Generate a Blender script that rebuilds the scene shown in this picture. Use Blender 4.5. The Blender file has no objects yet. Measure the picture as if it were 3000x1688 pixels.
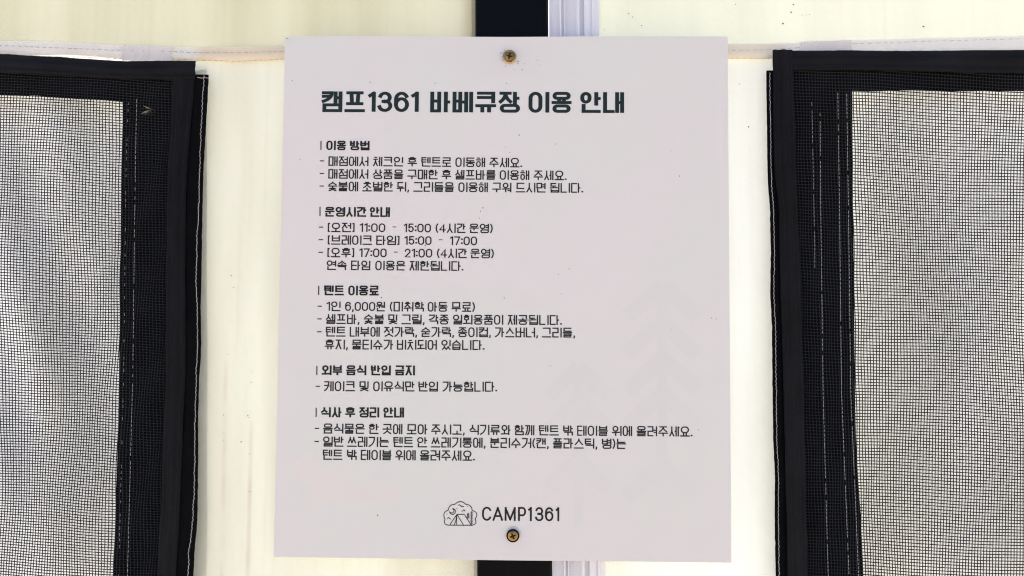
import bpy, math, random
from mathutils import Vector, Matrix, Euler
from mathutils import noise as mnoise
C = bpy.context.scene.collection
random.seed(7)

# ------------------------------------------------------------ camera
SC = bpy.context.scene
cam_data = bpy.data.cameras.new('camera')
cam_data.sensor_width = 36.0
cam_data.lens = 26.0
cam_data.clip_start = 0.01
cam_data.clip_end = 200
cam = bpy.data.objects.new('camera', cam_data)
C.objects.link(cam)
CAM_LOC = Vector((0.01417835, -0.49209756, -0.01988225))
CAM_ROT = Euler((1.61878096, -0.00698485, 0.01671816), 'XYZ')
cam.location = CAM_LOC
cam.rotation_euler = CAM_ROT
SC.camera = cam

# ------------------------------------------------------------ light
SUN_EL, SUN_AZ = math.radians(42), math.radians(10)      # the sun stands behind the tent cloth
w = bpy.data.worlds.new("World")
SC.world = w
w.use_nodes = True
nt = w.node_tree
bg = nt.nodes['Background']
sky = nt.nodes.new('ShaderNodeTexSky')
sky.sky_type = 'NISHITA'
sky.sun_disc = False
sky.sun_elevation = SUN_EL
sky.sun_rotation = SUN_AZ
sky.air_density = 0.5
sky.dust_density = 3.0
sky.ozone_density = 0.6
nt.links.new(sky.outputs[0], bg.inputs['Color'])
bg.inputs['Strength'].default_value = 0.15
sun_d = bpy.data.lights.new('sun', 'SUN')
sun_d.energy = 4.0
sun_d.angle = math.radians(0.5)
sun_d.color = (1.0, 0.95, 0.87)
sun = bpy.data.objects.new('sun', sun_d)
C.objects.link(sun)
trav = Vector((-math.sin(SUN_AZ) * math.cos(SUN_EL), -math.cos(SUN_AZ) * math.cos(SUN_EL), -math.sin(SUN_EL)))
sun.rotation_euler = trav.to_track_quat('-Z', 'Y').to_euler()
sun.location = (0.5, 2, 2)
vs = SC.view_settings
vs.view_transform = 'Standard'
vs.look = 'None'
vs.gamma = 1.0
vs.use_curve_mapping = False
vs.exposure = 1.75
SC.cycles.use_denoising = True
SC.cycles.filter_width = 1.15
SC.cycles.max_bounces = 8
SC.cycles.diffuse_bounces = 5
SC.cycles.sample_clamp_indirect = 4

# ------------------------------------------------------------ helpers
F_PX = 3000 * 26.0 / 36.0
RM = CAM_ROT.to_matrix()
PX = 0.30 / 1320                 # metres to one photo pixel at the notice

def at(px, py, y=0.0):
    """point of the plane at depth y that the photograph shows at (px, py)"""
    d = RM @ Vector(((px - 1500) / F_PX, -(py - 844) / F_PX, -1.0))
    t = (y - CAM_LOC.y) / d.y
    return CAM_LOC + d * t

def link_mesh(name, verts, faces, m, parent=None, smooth=False, kind=None):
    me = bpy.data.meshes.new(name)
    me.from_pydata([tuple(v) for v in verts], [], faces)
    me.materials.append(m)
    if smooth:
        me.polygons.foreach_set('use_smooth', [True] * len(me.polygons))
    me.update()
    o = bpy.data.objects.new(name, me)
    C.objects.link(o)
    if parent is not None:
        o.parent = parent
        o.matrix_parent_inverse = Matrix.Translation(-parent.location)
    if kind:
        o['kind'] = kind
    return o

def thing(name, label, cat, loc=(0, 0, 0), group=None):
    o = bpy.data.objects.new(name, None)
    o.empty_display_size = 0.02
    o.location = loc
    C.objects.link(o)
    o['label'] = label
    o['category'] = cat
    if group:
        o['group'] = group
    return o

def polyf(pts):
    """piecewise linear y(x) through pts"""
    def f(x):
        if x <= pts[0][0]:
            a, b = pts[0], pts[1]
        elif x >= pts[-1][0]:
            a, b = pts[-2], pts[-1]
        else:
            for a, b in zip(pts, pts[1:]):
                if a[0] <= x <= b[0]:
                    break
        t = (x - a[0]) / (b[0] - a[0])
        if x < pts[0][0] or x > pts[-1][0]:
            t = max(-0.3, min(1.3, t))
        return a[1] + (b[1] - a[1]) * t
    return f

def smoothf(pts, r=18):
    f = polyf(pts)
    return lambda x: (f(x - r) + 2 * f(x) + f(x + r)) / 4

def sheet(name, x0, x1, top, bot, y, m, parent, nu=60, nv=12, depth=None, swap=False, thick=0.0, jit=0.0, kind=None):
    """cloth between two outlines; swap: outlines are x(y) for a strip that runs downwards"""
    v = []
    for i in range(nu + 1):
        s = x0 + (x1 - x0) * i / nu
        a, b = top(s), bot(s)
        if jit:
            a += jit * mnoise.noise(Vector((s * .06, 3.1, 0))) * 2 + jit * .7 * mnoise.noise(Vector((s * .3, 7, 0)))
            b += jit * mnoise.noise(Vector((s * .06, 9.1, 0))) * 2 + jit * .7 * mnoise.noise(Vector((s * .3, 2, 0)))
        for j in range(nv + 1):
            t = j / nv
            c = a + (b - a) * t
            p = at(c, s, y) if swap else at(s, c, y)
            if depth:
                p.y += depth(p.x, p.z, t)
            v.append(p)
    f = []
    for i in range(nu):
        for j in range(nv):
            a = i * (nv + 1) + j
            q = (a, a + 1, a + nv + 2, a + nv + 1)
            f.append(q[::-1] if swap else q)
    if thick:
        n = len(v)
        v += [p + Vector((0, thick, 0)) for p in v]
        f += [tuple(k + n for k in q[::-1]) for q in f[:]]
        ring = [(i * (nv + 1)) for i in range(nu + 1)] + [nu * (nv + 1) + j for j in range(1, nv + 1)] + \
               [i * (nv + 1) + nv for i in range(nu - 1, -1, -1)] + [j for j in range(nv - 1, 0, -1)]
        for a, b in zip(ring, ring[1:] + ring[:1]):
            f.append((a, b, b + n, a + n))
    return link_mesh(name, v, f, m, parent, smooth=True, kind=kind)

def tube_into(V, Fc, pts, r, k=4, up=Vector((0, -1, 0))):
    base = len(V)
    n = len(pts)
    for i, p in enumerate(pts):
        d = (pts[min(i + 1, n - 1)] - pts[max(i - 1, 0)]).normalized()
        s = d.cross(up).normalized()
        u = s.cross(d)
        for q in range(k):
            a = 2 * math.pi * (q + .5 * (k != 4)) / k
            V.append(p + s * (r * math.cos(a)) + u * (r * math.sin(a)))
    for i in range(n - 1):
        for q in range(k):
            a, b = base + i * k + q, base + i * k + (q + 1) % k
            Fc.append((a, b, b + k, a + k))

# ------------------------------------------------------------ materials
def mat(name):
    m = bpy.data.materials.new(name)
    m.use_nodes = True
    n = m.node_tree
    return m, n, n.nodes['Principled BSDF'], n.nodes['Material Output']

def N(n, typ, **kw):
    x = n.nodes.new(typ)
    for k, v in kw.items():
        setattr(x, k, v)
    return x

def coords(n, scale):
    tc = N(n, 'ShaderNodeTexCoord')
    mp = N(n, 'ShaderNodeMapping')
    mp.inputs['Scale'].default_value = scale
    n.links.new(tc.outputs['Object'], mp.inputs['Vector'])
    return mp.outputs[0]

def noise_tex(n, scale, detail=4, sc=(1, 1, 1), rough=.55):
    t = N(n, 'ShaderNodeTexNoise')
    t.inputs['Scale'].default_value = scale
    t.inputs['Detail'].default_value = detail
    t.inputs['Roughness'].default_value = rough
    n.links.new(coords(n, sc), t.inputs['Vector'])
    return t.outputs['Fac']

def ramp(n, fac, lo, hi, a, b):
    r = N(n, 'ShaderNodeValToRGB')
    r.color_ramp.elements[0].position = lo
    r.color_ramp.elements[1].position = hi
    r.color_ramp.elements[0].color = (*a, 1)
    r.color_ramp.elements[1].color = (*b, 1)
    n.links.new(fac, r.inputs['Fac'])
    return r.outputs['Color']

def mixc(n, fac, a, b, mode='MIX'):
    x = N(n, 'ShaderNodeMix', data_type='RGBA', blend_type=mode)
    if isinstance(fac, float):
        x.inputs[0].default_value = fac
    else:
        n.links.new(fac, x.inputs[0])
    for k, c in ((6, a), (7, b)):
        if isinstance(c, tuple):
            x.inputs[k].default_value = (*c, 1)
        else:
            n.links.new(c, x.inputs[k])
    return x.outputs[2]

def weave_bump(n, pitch, strength, dist=0.0002):
    """fine plain weave: product of two sine waves across the cloth"""
    tc = N(n, 'ShaderNodeTexCoord')
    sp = N(n, 'ShaderNodeSeparateXYZ')
    n.links.new(tc.outputs['Object'], sp.inputs[0])
    outs = []
    for ax in ('X', 'Z'):
        mu = N(n, 'ShaderNodeMath', operation='MULTIPLY')
        mu.inputs[1].default_value = 2 * math.pi / pitch
        n.links.new(sp.outputs[ax], mu.inputs[0])
        s = N(n, 'ShaderNodeMath', operation='SINE')
        n.links.new(mu.outputs[0], s.inputs[0])
        outs.append(s.outputs[0])
    pr = N(n, 'ShaderNodeMath', operation='MULTIPLY')
    n.links.new(outs[0], pr.inputs[0])
    n.links.new(outs[1], pr.inputs[1])
    b = N(n, 'ShaderNodeBump')
    b.inputs['Strength'].default_value = strength
    b.inputs['Distance'].default_value = dist
    n.links.new(pr.outputs[0], b.inputs['Height'])
    return b.outputs[0], pr.outputs[0]

TR = 0.24            # tarpaulin lets about a sixth of the light through
def canvas_mat(name, base, dirt, trans=0.5, streak=0.5, pitch=0.0013, x_tint=None, gloss=.04, lines=()):
    m, n, p, out = mat(name)
    n.nodes.remove(p)
    f1 = noise_tex(n, 9, 4, (2.2, 1, .28))
    col = ramp(n, f1, .38, .68, base, dirt)  # broad vertical dirt tone, with soft fold shading put into the colour
    f2 = noise_tex(n, 60, 3, (3.0, 1, .10))
    dk = tuple(c * .86 for c in dirt)
    m2 = N(n, 'ShaderNodeMath', operation='MULTIPLY')
    n.links.new(ramp(n, f2, .55, .8, (0, 0, 0), (1, 1, 1)), m2.inputs[0])
    m2.inputs[1].default_value = streak
    col = mixc(n, m2.outputs[0], col, dk)
    if x_tint:                      # (x from, x to, colour) tan ramped in along x over part of the cloth
        for (xa, xb, sc_) in x_tint:
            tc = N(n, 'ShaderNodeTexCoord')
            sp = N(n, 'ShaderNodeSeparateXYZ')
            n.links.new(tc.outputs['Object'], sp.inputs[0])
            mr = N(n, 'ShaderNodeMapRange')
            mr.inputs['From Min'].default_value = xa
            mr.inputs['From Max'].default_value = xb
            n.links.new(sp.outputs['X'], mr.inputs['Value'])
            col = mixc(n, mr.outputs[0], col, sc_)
    for x0 in lines:               # thin rain streaks that ran straight down the cloth
        tc = N(n, 'ShaderNodeTexCoord')
        sp = N(n, 'ShaderNodeSeparateXYZ')
        n.links.new(tc.outputs['Object'], sp.inputs[0])
        a_ = N(n, 'ShaderNodeMath', operation='SUBTRACT')
        n.links.new(sp.outputs['X'], a_.inputs[0])
        a_.inputs[1].default_value = x0
        b_ = N(n, 'ShaderNodeMath', operation='ABSOLUTE')
        n.links.new(a_.outputs[0], b_.inputs[0])
        c_ = N(n, 'ShaderNodeMapRange')
        c_.inputs['From Min'].default_value = .0006
        c_.inputs['From Max'].default_value = .0022
        c_.inputs['To Min'].default_value = .75
        c_.inputs['To Max'].default_value = 0
        n.links.new(b_.outputs[0], c_.inputs['Value'])
        d_ = N(n, 'ShaderNodeMath', operation='MULTIPLY')
        n.links.new(c_.outputs[0], d_.inputs[0])
        n.links.new(ramp(n, noise_tex(n, 22, 4, (1, 1, .8)), .38, .62, (0, 0, 0), (1, 1, 1)), d_.inputs[1])
        z_ = N(n, 'ShaderNodeMapRange')
        z_.inputs['From Min'].default_value = at(700, 950, .02).z
        z_.inputs['From Max'].default_value = at(700, 1150, .02).z
        n.links.new(sp.outputs['Z'], z_.inputs['Value'])
        e_ = N(n, 'ShaderNodeMath', operation='MULTIPLY')
        n.links.new(d_.outputs[0], e_.inputs[0])
        n.links.new(z_.outputs[0], e_.inputs[1])
        col = mixc(n, e_.outputs[0], col, (.47, .43, .33))
    bump, wv = weave_bump(n, pitch, .35)
    mr = N(n, 'ShaderNodeMapRange')
    mr.inputs['From Min'].default_value = -1
    mr.inputs['To Min'].default_value = .93
    mr.inputs['To Max'].default_value = 1.0
    n.links.new(wv, mr.inputs['Value'])
    col = mixc(n, 1.0, col, mr.outputs[0], 'MULTIPLY')
    d = N(n, 'ShaderNodeBsdfDiffuse')
    t = N(n, 'ShaderNodeBsdfTranslucent')
    g = N(n, 'ShaderNodeBsdfGlossy')
    g.inputs['Roughness'].default_value = .5
    for s in (d, t):
        n.links.new(col, s.inputs['Color'])
    for s in (d, t, g):
        n.links.new(bump, s.inputs['Normal'])
    mx = N(n, 'ShaderNodeMixShader')
    mx.inputs[0].default_value = trans * TR
    n.links.new(d.outputs[0], mx.inputs[1])
    n.links.new(t.outputs[0], mx.inputs[2])
    mg = N(n, 'ShaderNodeMixShader')
    mg.inputs[0].default_value = gloss
    n.links.new(mx.outputs[0], mg.inputs[1])
    n.links.new(g.outputs[0], mg.inputs[2])
    n.links.new(mg.outputs[0], out.inputs['Surface'])
    return m

def plain(name, col, rough=.6, metal=0.0, var=.12, scale=40, sc=(1, 1, 1), spec=.5, bump=0.0, bscale=900):
    m, n, p, out = mat(name)
    f = noise_tex(n, scale, 4, sc)
    a = tuple(min(1, c * (1 + var)) for c in col)
    b = tuple(c * (1 - var) for c in col)
    n.links.new(ramp(n, f, .3, .7, a, b), p.inputs['Base Color'])
    p.inputs['Roughness'].default_value = rough
    p.inputs['Metallic'].default_value = metal
    p.inputs['Specular IOR Level'].default_value = spec
    if bump:
        t = noise_tex(n, bscale, 2)
        bb = N(n, 'ShaderNodeBump')
        bb.inputs['Strength'].default_value = bump
        bb.inputs['Distance'].default_value = .0002
        n.links.new(t, bb.inputs['Height'])
        n.links.new(bb.outputs[0], p.inputs['Normal'])
    return m

def webbing_mat(name, col, pitch=0.0009, axis='Z'):
    m, n, p, out = mat(name)
    f = noise_tex(n, 25, 3)
    a = tuple(c * 1.6 for c in col)
    b = tuple(c * .5 for c in col)
    n.links.new(ramp(n, f, .3, .7, a, b), p.inputs['Base Color'])
    p.inputs['Roughness'].default_value = .62
    p.inputs['Specular IOR Level'].default_value = .16
    bmp, _ = weave_bump(n, pitch, .6, .0003)
    n.links.new(bmp, p.inputs['Normal'])
    return m

M = {}
M['up_left'] = canvas_mat('canvas_upper_left', (.56, .555, .40), (.48, .465, .315), .5, .28, x_tint=[(at(1345, 50, .02).x, at(1392, 50, .02).x, (.42, .37, .24))])  # tan shade beside the post is put into the cloth colour
M['low_left'] = canvas_mat('canvas_lower_left', (.63, .645, .54), (.54, .53, .42), .5, .25, lines=[at(655, 1300, .02).x, at(733, 1300, .02).x])
M['up_right'] = canvas_mat('canvas_upper_right', (.66, .68, .54), (.60, .62, .49), .5, .22)
M['low_right'] = canvas_mat('canvas_lower_right', (.72, .75, .70), (.64, .65, .56), .5, .15)
M['cover_left'] = canvas_mat('window_cover_left', (.80, .82, .82), (.72, .73, .71), .5, .2)
M['cover_right'] = canvas_mat('window_cover_right', (.80, .81, .80), (.72, .73, .66), .5, .2)
xl, xr = at(560, 150, .02).x, at(600, 150, .02).x
M['band_left'] = canvas_mat('seam_band_left', (.97, .90, .79), (.92, .84, .73), .7, .3, x_tint=[(xl, xr, (.86, .73, .54))])
xa, xb = at(2330, 150, .02).x, at(2260, 150, .02).x
M['band_right'] = canvas_mat('seam_band_right', (.97, .91, .81), (.93, .86, .76), .7, .3, x_tint=[(xa, xb, (.88, .77, .61))])
M['patch'] = canvas_mat('grey_patch', (.86, .79, .73), (.76, .70, .65), .6, .6, gloss=.02)
M['board'] = None
M['webbing'] = webbing_mat('black_webbing', (.0040, .0040, .0058))
M['backing'] = plain('black_backing_cloth', (.0022, .0025, .0035), .9, var=.4, scale=60, spec=.08)
M['strip'] = plain('black_edge_strip', (.0018, .0018, .0026), .85, var=.4, scale=120, spec=.08, bump=.4)
M['strand'] = plain('black_mesh_strand', (.009, .0105, .013), .55, var=.3, scale=30, spec=.2)
M['thread_white'] = plain('white_thread', (.46, .45, .43), .8, var=.25, scale=700)
M['thread_brown'] = plain('brown_thread', (.34, .27, .20), .9, var=.4, scale=500)
M['thread_black'] = plain('black_thread', (.004, .004, .005), .9, var=.3, scale=500)
M['post'] = plain('dark_steel_paint', (.0022, .0026, .0034), .35, var=.2, scale=15, sc=(1, 1, .2), spec=.06, bump=.15, bscale=500)
M['track'] = plain('pale_aluminium', (.76, .75, .77), .38, var=.05, scale=20, sc=(1, 1, .1), spec=.6)
M['ink'] = plain('black_ink', (.003, .0035, .004), .55, var=.1, spec=.3)
M['ink_green'] = plain('dark_green_ink', (.004, .013, .010), .5, var=.1, spec=.3)
M['brass'] = plain('yellow_zinc_metal', (.27, .165, .06), .3, 1.0, var=.35, scale=260)
M['copper'] = plain('copper_zinc_metal', (.62, .38, .20), .25, 1.0, var=.2, scale=260)
M['recess'] = plain('dark_recess', (.02, .014, .008), .5, .6, var=.4, scale=300)
M['washer'] = plain('washer_plastic', (.60, .54, .50), .5, var=.15, scale=300)
M['speck'] = plain('dirt', (.12, .09, .07), .9, var=.5, scale=400)
M['speck_grey'] = plain('dust', (.30, .27, .24), .9, var=.4, scale=400)
M['insect'] = plain('insect_brown', (.09, .055, .04), .7, var=.5, scale=900)
M['wing'] = plain('insect_wing', (.20, .17, .10), .6, var=.4, scale=900)

def board_mat():
    m, n, p, out = mat('notice_board_print')
    f = noise_tex(n, 7, 3, (1, 1, 1))
    c1 = ramp(n, f, .35, .65, (.700, .640, .600), (.668, .655, .590))
    f2 = noise_tex(n, 2400, 2)
    c2 = ramp(n, f2, .3, .7, (.97, .97, .97), (1, 1, 1))
    n.links.new(mixc(n, 1.0, c1, c2, 'MULTIPLY'), p.inputs['Base Color'])
    p.inputs['Roughness'].default_value = .48
    p.inputs['Specular IOR Level'].default_value = .35
    t = noise_tex(n, 1500, 2)
    bb = N(n, 'ShaderNodeBump')
    bb.inputs['Strength'].default_value = .08
    bb.inputs['Distance'].default_value = .0001
    n.links.new(t, bb.inputs['Height'])
    n.links.new(bb.outputs[0], p.inputs['Normal'])
    return m
M['board'] = board_mat()
M['tree_print'] = plain('faint_tree_print', (.656, .631, .577), .48, var=.02, scale=9, spec=.35)
M['tent_print'] = plain('faint_tan_print', (.682, .634, .572), .48, var=.02, scale=9, spec=.35)

# ------------------------------------------------------------ unseen gravel sheet added below the frame to bounce warm light up
gm = plain('pale_gravel_ground', (.34, .29, .225), .95, var=.25, scale=3, bump=.6, bscale=60)
bounce_ground = link_mesh('ground', [Vector((x * 60, y * 60, -1.35)) for x, y in ((-1, -1), (1, -1), (1, 1), (-1, 1))], [(0, 1, 2, 3)], gm, kind='structure')

# ------------------------------------------------------------ large structure: cloth walls
def rip(amp, fx, fz, ph=0.0, amp2=0.0, seed=0):
    def f(x, z, t):
        return amp * math.sin(fx * x + fz * z + ph) + amp2 * mnoise.noise(Vector((x * 14 + seed, z * 9, seed)))
    return f

CY, BY, PY, COV = .020, .0180, .0165, .034
seamL_top = smoothf([(-100, 119), (0, 120.5), (175, 122), (349, 132), (503, 138), (594, 138), (699, 137), (833, 133.5), (1000, 128), (1400, 118)])
seamL_bot = smoothf([(-100, 160), (0, 161), (122, 167), (245, 170), (349, 174), (489, 174), (573, 178), (699, 182), (832, 175), (1000, 170), (1400, 162)])
seamL_mid = smoothf([(-100, 132), (0, 133), (349, 147), (503, 150), (573, 154), (699, 154), (833, 150), (1000, 145)])
seamR_top = smoothf([(1600, 134), (2133, 129), (2240, 129), (2324, 126), (2348, 123), (2495, 119), (2729, 112), (3000, 105.5), (3100, 103)])
seamR_bot = smoothf([(1600, 176), (2133, 173), (2264, 173), (2495, 167), (3000, 156), (3100, 153)])
seamR_mid = smoothf([(1600, 150), (2133, 147), (2240, 146), (2324, 140), (2425, 133), (2495, 128), (2729, 120), (3000, 113), (3100, 110)])
k = lambda v: (lambda s: v)

def stitches(name, x0, x1, line, y, m, parent, dash=11, gap=5, r=.55, vert=False, wob=1.0, skip=0.0, seed=1):
    rnd = random.Random(seed)
    V, Fc = [], []
    s = x0
    while s < x1:
        L = dash * rnd.uniform(.8, 1.15)
        if rnd.random() >= skip:
            pts = []
            for q in range(4):
                ss = s + L * q / 3
                off = line(ss) + wob * math.sin(q * 1.05 + rnd.uniform(-.3, .3))
                yy = y - .0003 * math.sin(math.pi * q / 3)
                pts.append(at(off, ss, yy) if vert else at(ss, off, yy))
            tube_into(V, Fc, pts, r * PX, 4)
        s += L + gap * rnd.uniform(.6, 1.4)
    return link_mesh(name, V, Fc, m, parent, kind='stuff')

def specks(name, spots, y, m, parent, seed=3):
    rnd = random.Random(seed)
    V, Fc = [], []
    for (px, py, r) in spots:
        c = at(px, py, y)
        b = len(V)
        V.append(c + Vector((0, -r * PX * .6, 0)))
        n = 7
        for q in range(n):
            a = 2 * math.pi * q / n
            rr = r * PX * rnd.uniform(.6, 1.3)
            V.append(c + Vector((rr * math.cos(a), 0, rr * math.sin(a))))
        for q in range(n):
            Fc.append((b, b + 1 + q, b + 1 + (q + 1) % n))
    return link_mesh(name, V, Fc, m, parent, kind='stuff')

wallL = thing('tent_wall', 'yellowed cream cloth tent wall with a tan sewn seam, left of the dark post', 'tent wall', at(600, 844, CY), 'cloth tent walls')
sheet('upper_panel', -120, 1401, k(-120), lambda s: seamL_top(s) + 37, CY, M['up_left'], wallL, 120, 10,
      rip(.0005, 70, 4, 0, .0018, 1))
sheet('lower_panel', 480, 1401, lambda s: seamL_top(s) + 33, k(1780), CY + .0008, M['low_left'], wallL, 70, 80,
      rip(.0004, 50, 9, 1, .0018, 5))
sheet('window_cover', -120, 640, lambda s: seamL_top(s) + 33, k(1780), COV, M['cover_left'], wallL, 90, 120,
      lambda x, z, t: .0035 * math.sin(95 * x + 22 * z + 1.5 * math.sin(17 * z)) + .006 * mnoise.noise(Vector((x * 22, z * 12, 3))))
sheet('seam_band', -120, 1401, seamL_top, seamL_bot, BY, M['band_left'], wallL, 200, 8,
      lambda x, z, t: -.0008 * math.sin(math.pi * t) + .0004 * math.sin(t * 2 * math.pi) + .0004 * mnoise.noise(Vector((x * 90, t * 2, 0))))
stitches('seam_stitching', -110, 835, seamL_mid, BY - .0011, M['thread_brown'], wallL, 12, 7, .5)
stitches('seam_stitching', -110, 835, lambda s: seamL_bot(s) - 2.5, BY - .0006, M['thread_brown'], wallL, 10, 7, .5, seed=5)
sheet('grey_patch', 356, 503, lambda s: seamL_top(s) - 1, lambda s: seamL_bot(s) + 4, PY, M['patch'], wallL, 30, 10,
      lambda x, z, t: .0007 * mnoise.noise(Vector((x * 260, z * 50, 1))), jit=.8)
specks('dirt_specks', [(678, 808, 3.0), (684, 842, 2.2), (655, 1216, 2.0), (653, 1270, 2.2), (655, 1290, 1.6), (706, 1294, 3.2), (731, 1330, 1.6),
        (726, 1218, 2.2), (729, 1224, 1.6), (668, 1038, 1.7), (732, 1440, 2), (736, 1120, 2), (1383, 38, 2), (736, 1090, 1.5), (602, 725, 1.3)],
       CY - .0006, M['speck_grey'], wallL)

wallR = thing('tent_wall', 'whiter cloth tent wall with a pale pinkish seam, right of the aluminium track', 'tent wall', at(2400, 844, CY), 'cloth tent walls')
sheet('upper_panel', 1745, 3120, k(-120), lambda s: seamR_top(s) + 37, CY, M['up_right'], wallR, 110, 10,
      rip(.0005, 60, 4, 2, .0018, 8))
sheet('lower_panel', 1745, 2440, lambda s: seamR_top(s) + 33, k(1780), CY + .0008, M['low_right'], wallR, 60, 80,
      rip(.0003, 50, 6, 0, .0018, 12))
sheet('window_cover', 2360, 3120, lambda s: seamR_top(s) + 33, k(1780), COV, M['cover_right'], wallR, 90, 120,
      lambda x, z, t: .0025 * math.sin(60 * x - 9 * z + 1.2 * math.sin(15 * z)) + .006 * mnoise.noise(Vector((x * 16, z * 9, 13))))
sheet('seam_band', 1745, 3120, seamR_top, seamR_bot, BY, M['band_right'], wallR, 200, 8,
      lambda x, z, t: -.0008 * math.sin(math.pi * t) + .0004 * math.sin(t * 2 * math.pi) + .0004 * mnoise.noise(Vector((x * 90, t * 2, 5))))
stitches('seam_stitching', 2120, 3100, seamR_mid, BY - .0011, M['thread_brown'], wallR, 13, 9, .45, seed=8)
stitches('seam_stitching', 2120, 2300, lambda s: seamR_bot(s) - 3, BY - .0006, M['thread_brown'], wallR, 12, 6, .5, seed=9)
sheet('grey_patch', 2349, 2495, lambda s: seamR_top(s) - 1, lambda s: seamR_bot(s) + 2, PY, M['patch'], wallR, 30, 10,
      lambda x, z, t: .0007 * mnoise.noise(Vector((x * 260, z * 50, 1))), jit=.8)
specks('dirt_specks', [(2325, 14, 3), (2318, 36, 2.6), (2294, 69, 2.8), (2372, 43, 1.7), (2350, 45, 1.2), (2362, 44, 1.2), (1842, 40, 2.0), (1880, 75, 1.5),
        (2193, 372, 2.2), (2167, 246, 1.8), (2706, 78, 3.2), (1853, 50, 1.6), (1771, 88, 1.6), (2155, 13, 1.6)], CY - .0006, M['speck'], wallR)

# ------------------------------------------------------------ post and track
def extrusion(name, top, bot, m, parent=None, t0=-90, t1=1780):
    """prism whose section is given by (px, depth) at the top and at the bottom"""
    V, n = [], len(top)
    for i in range(9):
        t = i / 8
        for (a, ya), (b, yb) in zip(top, bot):
            V.append(at(a, t0, ya).lerp(at(b, t1, yb), t))
    Fc = []
    for i in range(8):
        for j in range(n):
            a, b = i * n + j, i * n + (j + 1) % n
            Fc.append((a, b, b + n, a + n))
    Fc.append(tuple(range(n)))
    Fc.append(tuple(8 * n + j for j in range(n))[::-1])
    return link_mesh(name, V, Fc, m, parent)

post = thing('steel_post', 'dark painted steel post behind the notice board', 'post', at(1500, 1780, .02))
sec = lambda l, r: [(l, .030), (l, .0085), (l + .8, .0066), (l + 3, .0054), (l + 8, .0050), (r - 16, .0050), (r - 6, .0056), (r - 2, .0072), (r, .0095), (r, .030)]
extrusion('post_tube', sec(1391.7, 1606), sec(1398, 1618.5), M['post'], post)
extrusion('corner_trim', [(1606.3, .030), (1606.3, .0085), (1608, .0082), (1608, .030)], [(1618.8, .030), (1618.8, .0085), (1620.5, .0082), (1620.5, .030)], M['track'], post)

track = thing('aluminium_track', 'pale lavender aluminium awning track with long ridges beside the dark post', 'track', at(1690, 1780, .02))
def sx(x):          # bottom px -> top px
    return 1608 + (x - 1620.5) * (146.0 / 154.5)
prof = [(1620.6, .030), (1620.6, .0150), (1640, .0142), (1651, .0125), (1652.5, .0092), (1658, .0088), (1659, .0108), (1665, .0112), (1665.6, .0080), (1667.4, .0080),
        (1668.2, .0145), (1673, .0150), (1690, .0136), (1702, .0120), (1703, .0092), (1708, .0080), (1714, .0088), (1715, .0142), (1727.5, .0142), (1728.5, .0112),
        (1740, .0104), (1752, .0110), (1753.5, .0088), (1757.5, .0086), (1759, .0112), (1768, .0120), (1775, .0140), (1775, .030)]
extrusion('track_profile', [(sx(a), b) for a, b in prof], prof, M['track'], track)

# ------------------------------------------------------------ mesh windows
def net(name, x0, x1, y0, y1, px_, py_, dxf, dyf, depth, m, parent, r, clip=None):
    V, Fc = [], []
    def P(x, y, off):
        X, Y = x + dxf(x, y), y + dyf(x, y)
        return at(X, Y, depth(X, Y) + off)
    i = 0
    x = x0
    while x <= x1:
        n = int((y1 - y0) / 8)
        tube_into(V, Fc, [P(x, y0 + (y1 - y0) * q / n, .00010 * (1 if (q + i) % 2 else -1)) for q in range(n + 1)], r)
        x += px_ * (1 + .05 * math.sin(i * 2.3))
        i += 1
    y = y0
    i = 0
    while y <= y1:
        n = int((x1 - x0) / 9)
        tube_into(V, Fc, [P(x0 + (x1 - x0) * q / n, y, .00010 * (-1 if (q + i) % 2 else 1)) for q in range(n + 1)], r)
        y += py_ * (1 + .05 * math.sin(i * 1.7))
        i += 1
    return link_mesh(name, V, Fc, m, parent, kind='stuff')

NY, WY = .0125, .0105
# left window
meshL = thing('mesh_window', 'black insect mesh window panel with black webbing edges, left of the notice board', 'mesh window', at(450, 900, NY), 'insect mesh windows')
def dxL(x, y):
    e = max(0.0, min(1.0, (430 - x) / 160))
    return e * (9 * math.sin(y / 185 + x / 130 + .4) + 2.2 * math.sin(y / 70 - x / 60)) + 3.0 * math.sin(y / 47 + x / 20 + 1) * (1 - e) - .028 * (y - 280) * max(0, min(1, x / 350))
def dyL(x, y):
    return .062 * x + 2.4 * math.sin(x / 90 + y / 150) + .7 * math.sin(x / 40 - y / 80)
dL = lambda X, Y: NY + .0007 * math.sin(X / 90 + Y / 170) * max(0, min(1, (340 - X) / 80))
net('mesh_net', -40, 520, 195, 1760, 9.2, 8.05, dxL, dyL, dL, M['strand'], meshL, 1.40 * PX)
open_L = smoothf([(270, 361.5), (300, 361), (500, 355), (850, 352), (1100, 348.5), (1300, 345), (1500, 338), (1688, 333), (1780, 330)], 10)
webL_in = smoothf([(150, 507), (250, 506), (500, 491), (700, 487), (1100, 485), (1300, 478), (1500, 470), (1688, 459), (1780, 455)], 20)
webL_out = smoothf([(150, 572), (250, 569), (330, 562), (500, 547), (700, 543), (1100, 543), (1300, 534), (1500, 526), (1688, 515), (1780, 510)], 20)
topL_a = smoothf([(-100, 152), (0, 158), (29, 159), (174, 168), (275, 173), (359, 180), (452, 178), (540, 178), (571, 178)], 12)
topL_b = smoothf([(-100, 208), (0, 212), (203, 222), (319, 231), (493, 234), (571, 233)], 12)
opnL_t = smoothf([(-100, 277), (0, 278), (101, 280), (217, 289), (290, 293), (361, 300), (505, 306)], 12)
def rib(t, k_=1):
    e = 1 - abs(2 * t - 1) ** 7
    return -.0012 * e - .0005 * math.cos(2 * math.pi * 2 * t) * e
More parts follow.
